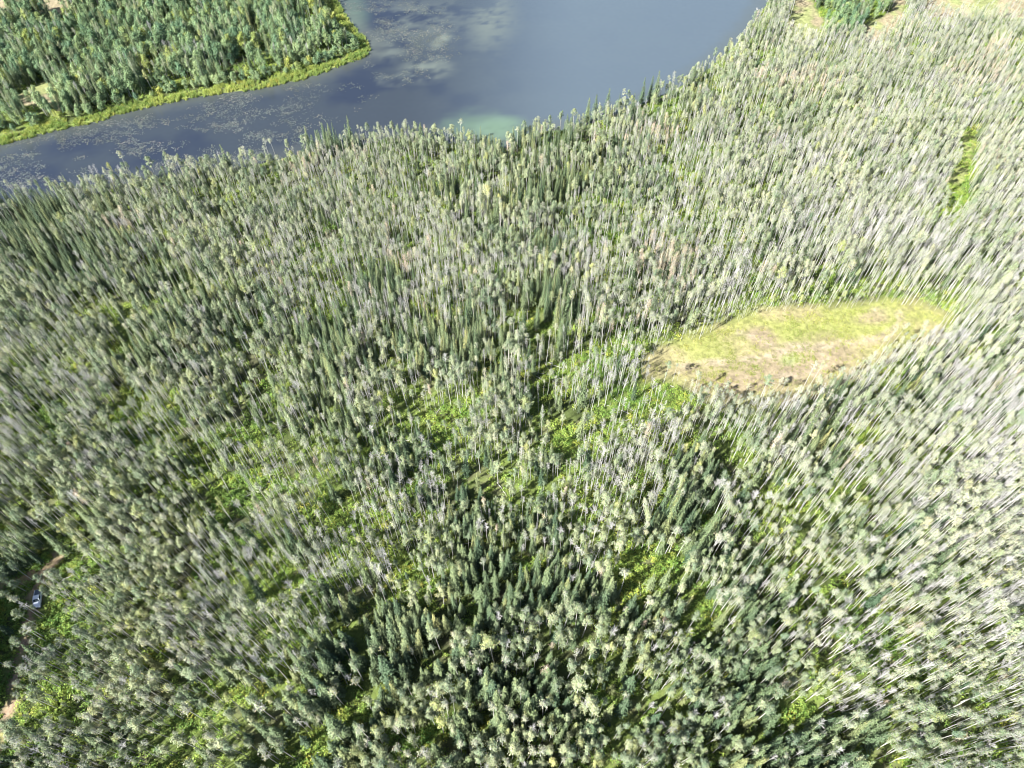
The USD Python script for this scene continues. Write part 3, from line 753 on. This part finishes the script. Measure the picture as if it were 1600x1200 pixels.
n = 270000
bx, by = rng.uniform(-310, 310, n), rng.uniform(-16, 450, n)
bpx, bpy, bd = proj(bx, by, np.zeros(n))
bl, bc = edge(LAKE, bx, by), edge(CLEARING, bx, by)
good = (bpx > -120) & (bpx < 1680) & (bpy > -40) & (bpy < 1300) & (bl > 0.8) & (bc > 3.5)
good &= (shapely.distance(TRAIL, shapely.points(bx, by)) > 1.3) & (shapely.distance(TRAIL2, shapely.points(bx, by)) > 1.3)
for F_ in FIELDS:
    good &= edge(F_, bx, by) > 0.3
openness = np.zeros(n)
for ox, oy, rx, ry, rot, s_ in OPEN:
    c_, t_ = math.cos(rot), math.sin(rot)
    openness = np.maximum(openness, smooth(1.5, 0.8, np.hypot(((bpx - ox) * c_ - (bpy - oy) * t_) / rx, ((bpx - ox) * t_ + (bpy - oy) * c_) / ry)))
bright = np.isin(np.array([list(r) for r in GRID])[np.clip(bpy // 100, 0, 11).astype(int), np.clip(bpx // 100, 0, 15).astype(int)], ['B', 'L', 'H', 'D'])
good &= rng.random(n) < np.maximum(np.where(bright, 0.20, 0.13) + 0.30 * smooth(0.42, 0.60, fb(bx, by, 0.10, 3, 52)) * np.where(bright, 2.0, 0.5), 0.95 * np.maximum(openness, ((bpx < 130) & (bpy > 860)) * 1.0))
good &= np.hypot(bx - TRUCK[0], by - TRUCK[1]) > 3.2
bx, by, bl = bx[good], by[good], bl[good]
bs = rng.uniform(0.7, 1.6, len(bx)) * (0.7 + 0.6 * fb(bx, by, 0.08, 2, 53))
scatter('undergrowth', 'shrub', np.stack([bx, by, height(bx, by, bl) - 0.08], 1), rng.uniform(0, 360, len(bx)), np.stack([bs, bs, bs * rng.uniform(0.7, 1.2, len(bx))], 1), 'bright green shrubs and herbs covering the forest floor')

n = 30000
x0, y0, x1, y1 = CLEARING.bounds
tx_, ty_ = rng.uniform(x0, x1, n), rng.uniform(y0, y1, n)
good = edge(CLEARING, tx_, ty_) < -0.3
tx_, ty_ = tx_[good], ty_[good]
keep = rng.random(len(tx_)) < 0.05 + 0.3 * smooth(0.55, 0.68, fb(tx_, ty_, 0.12, 3, 54))
tx_, ty_ = tx_[keep], ty_[keep]
ts = rng.uniform(0.5, 1.1, len(tx_))
scatter('meadow_grass', 'meadow_tuft', np.stack([tx_, ty_, height(tx_, ty_) - 0.02], 1), rng.uniform(0, 360, len(tx_)), np.stack([ts, ts, ts], 1), 'yellow green grass tufts growing in the clearing')

n = 40000
lx, ly = rng.uniform(-355, 92, n), rng.uniform(170, 450, n)
ll = edge(LAKE, lx, ly)
lpx, lpy, _ = proj(lx, ly, np.zeros(n))
pn = fb(lx, ly * 1.6, 0.06, 4, 55)
amount = smooth(620, 330, lpx) * smooth(0.45, 0.62, pn) * 0.9 + smooth(110, 60, np.hypot(lpx - 620, (lpy - 60) * 1.4)) * smooth(0.44, 0.58, pn) * 0.9
good = (ll < -1.2) & (rng.random(n) < amount * 1.0)
lx, ly = lx[good], ly[good]
ls = rng.uniform(0.6, 1.3, len(lx))
scatter('lily_pads', 'lily', np.stack([lx, ly, np.full(len(lx), 0.0)], 1), rng.uniform(0, 360, len(lx)), np.stack([ls, ls, np.ones(len(lx))], 1), 'scattered lily pads floating on the shallow arm of the lake')

# ---------------------------------------------------------------- the parked pickup truck
import trimesh
import manifold3d as m3


def plain(name, color, rough=0.5, metallic=0.0, coat=0.0):
    return usdkit.material(stage, L + name, {'g': ('texture_coordinate', {}), 'n': ('noise_texture', {'scale': 3.0, 'detail': 5.0}),
                                             'r': ('rgb_ramp', {'ramp': [(0.3, tuple(c * 0.8 for c in color)), (0.6, color)]}),
                                             'p': ('principled_bsdf', {'roughness': rough, 'metallic': metallic, 'coat_weight': coat})},
                           [('g.object', 'n.vector'), ('n.fac', 'r.fac'), ('r.color', 'p.base_color')], surface='p.BSDF')


M_WHITEPAINT = plain('truck_white_paint', (0.48, 0.52, 0.60), 0.4, coat=0.3)
M_DARKPLASTIC = plain('truck_dark_plastic', (0.035, 0.04, 0.05), 0.55)
M_COVER = plain('truck_bed_cover', (0.035, 0.055, 0.085), 0.6)
M_RUBBER = plain('tyre_rubber', (0.025, 0.025, 0.025), 0.85)
M_RIM = plain('rim_metal', (0.5, 0.5, 0.5), 0.35, 1.0)
M_LAMP = plain('lamp_lens', (0.8, 0.8, 0.78), 0.1)
M_TAIL = plain('tail_lamp_lens', (0.45, 0.02, 0.02), 0.2)
M_GLASS = plain('truck_dark_glass', (0.02, 0.03, 0.04), 0.08)


def rbox(size, at, r=0.05, rot=0.0):
    """A box with rounded edges."""
    hx, hy, hz = (max(v / 2 - r, 1e-3) for v in size)
    parts = [m3.Manifold.sphere(r, 8).translate((a * hx, b_ * hy, c * hz)) for a in (-1, 1) for b_ in (-1, 1) for c in (-1, 1)]
    return m3.Manifold.batch_hull(parts).rotate((rot, 0, 0)).translate(at)


def slab(corners, r=0.06):
    """The rounded hull of a few corner points, mirrored left to right."""
    return m3.Manifold.batch_hull([m3.Manifold.sphere(r, 8).translate((s_ * x, y, z)) for x, y, z in corners for s_ in (-1, 1)])


p0, p1 = np.array(ground(60.5, 952, 1.0)), np.array(ground(63.5, 924, 1.0))
fwd = p0 - p1                                                   # the bonnet points towards the camera
T_ = '/World/pickup_truck/'
truck = UsdGeom.Xform.Define(stage, '/World/pickup_truck')
truck.AddTranslateOp().Set((float(TRUCK[0]), float(TRUCK[1]), float(height(TRUCK[0], TRUCK[1]))))
truck.AddRotateZOp().Set(math.degrees(math.atan2(fwd[1], fwd[0])) - 90)
tag(truck, 'white pickup truck with a dark covered bed parked beside the dirt trail', 'pickup truck')


def part(name, m, mat, smooth_=35):
    usdkit.mesh(stage, T_ + numbered('truck_' + name).replace('truck_', ''), m, mat, smooth=smooth_)


arches = m3.Manifold.cylinder(3, 0.43, 0.43, 24, True).rotate((0, 90, 0))
wells = arches.translate((0, 1.62, 0.38)) + arches.translate((0, -1.62, 0.38))
lower = slab([(0.86, 2.50, 0.45), (0.86, -2.55, 0.45), (0.90, 2.35, 0.95), (0.90, -2.55, 1.02), (0.82, 2.45, 0.90)], 0.06)
part('body', lower - wells, M_WHITEPAINT)
part('bonnet', slab([(0.80, 2.38, 1.00), (0.80, 1.02, 1.10), (0.78, 2.30, 0.95)], 0.05), M_WHITEPAINT)
part('cab', slab([(0.84, 1.05, 1.05), (0.84, -0.85, 1.05), (0.70, 0.32, 1.70), (0.70, -0.68, 1.70)], 0.05), M_WHITEPAINT)
part('windscreen', slab([(0.72, 0.985, 1.17), (0.60, 0.43, 1.66), (0.72, 0.96, 1.15)], 0.035), M_GLASS)
part('rear_window', slab([(0.66, -0.90, 1.22), (0.60, -0.755, 1.62)], 0.02), M_GLASS)
for s_ in (-1, 1):
    part('side_window', m3.Manifold.batch_hull([m3.Manifold.sphere(0.02, 8).translate((s_ * x, y, z)) for x, y, z in ((0.865, 0.80, 1.18), (0.865, -0.70, 1.18), (0.755, 0.26, 1.62), (0.755, -0.60, 1.62))]), M_GLASS)
    part('wing_mirror', rbox((0.2, 0.08, 0.14), (s_ * 1.0, 0.85, 1.2), 0.03), M_DARKPLASTIC)
    part('headlight', rbox((0.3, 0.08, 0.16), (s_ * 0.66, 2.50, 0.84), 0.03), M_LAMP)
    part('tail_lamp', rbox((0.12, 0.06, 0.3), (s_ * 0.80, -2.60, 0.86), 0.02), M_TAIL)
    for wy_ in (1.62, -1.62):
        wh = T_ + numbered('truck_wheel').replace('truck_', '')
        UsdGeom.Xform.Define(stage, wh)
        turn90 = trimesh.transformations.rotation_matrix(np.pi / 2, (0, 1, 0))
        tyre = trimesh.creation.torus(0.27, 0.11, major_sections=24, minor_sections=10); tyre.apply_scale((1, 1, 1.15))
        tyre.apply_transform(turn90); tyre.apply_translation((s_ * 0.80, wy_, 0.38))
        usdkit.mesh(stage, wh + '/tyre', tyre, M_RUBBER, smooth=40)
        rim = trimesh.creation.cylinder(0.2, 0.18, sections=20)
        rim.apply_transform(turn90); rim.apply_translation((s_ * 0.80, wy_, 0.38))
        usdkit.mesh(stage, wh + '/rim', rim, M_RIM, smooth=40)
part('bed_cover', rbox((1.62, 1.62, 0.07), (0, -1.74, 1.10), 0.03), M_COVER)
part('grille', rbox((0.9, 0.06, 0.26), (0, 2.545, 0.80), 0.025), M_DARKPLASTIC)
part('front_bumper', rbox((1.8, 0.16, 0.2), (0, 2.58, 0.50), 0.06), M_DARKPLASTIC)
part('rear_bumper', rbox((1.75, 0.14, 0.18), (0, -2.65, 0.52), 0.05), M_DARKPLASTIC)

print('TREES', TOTAL_SHOWN, 'reeds', len(rx_), 'shrubs', len(bx), 'tufts', len(tx_), 'lilies', len(lx))
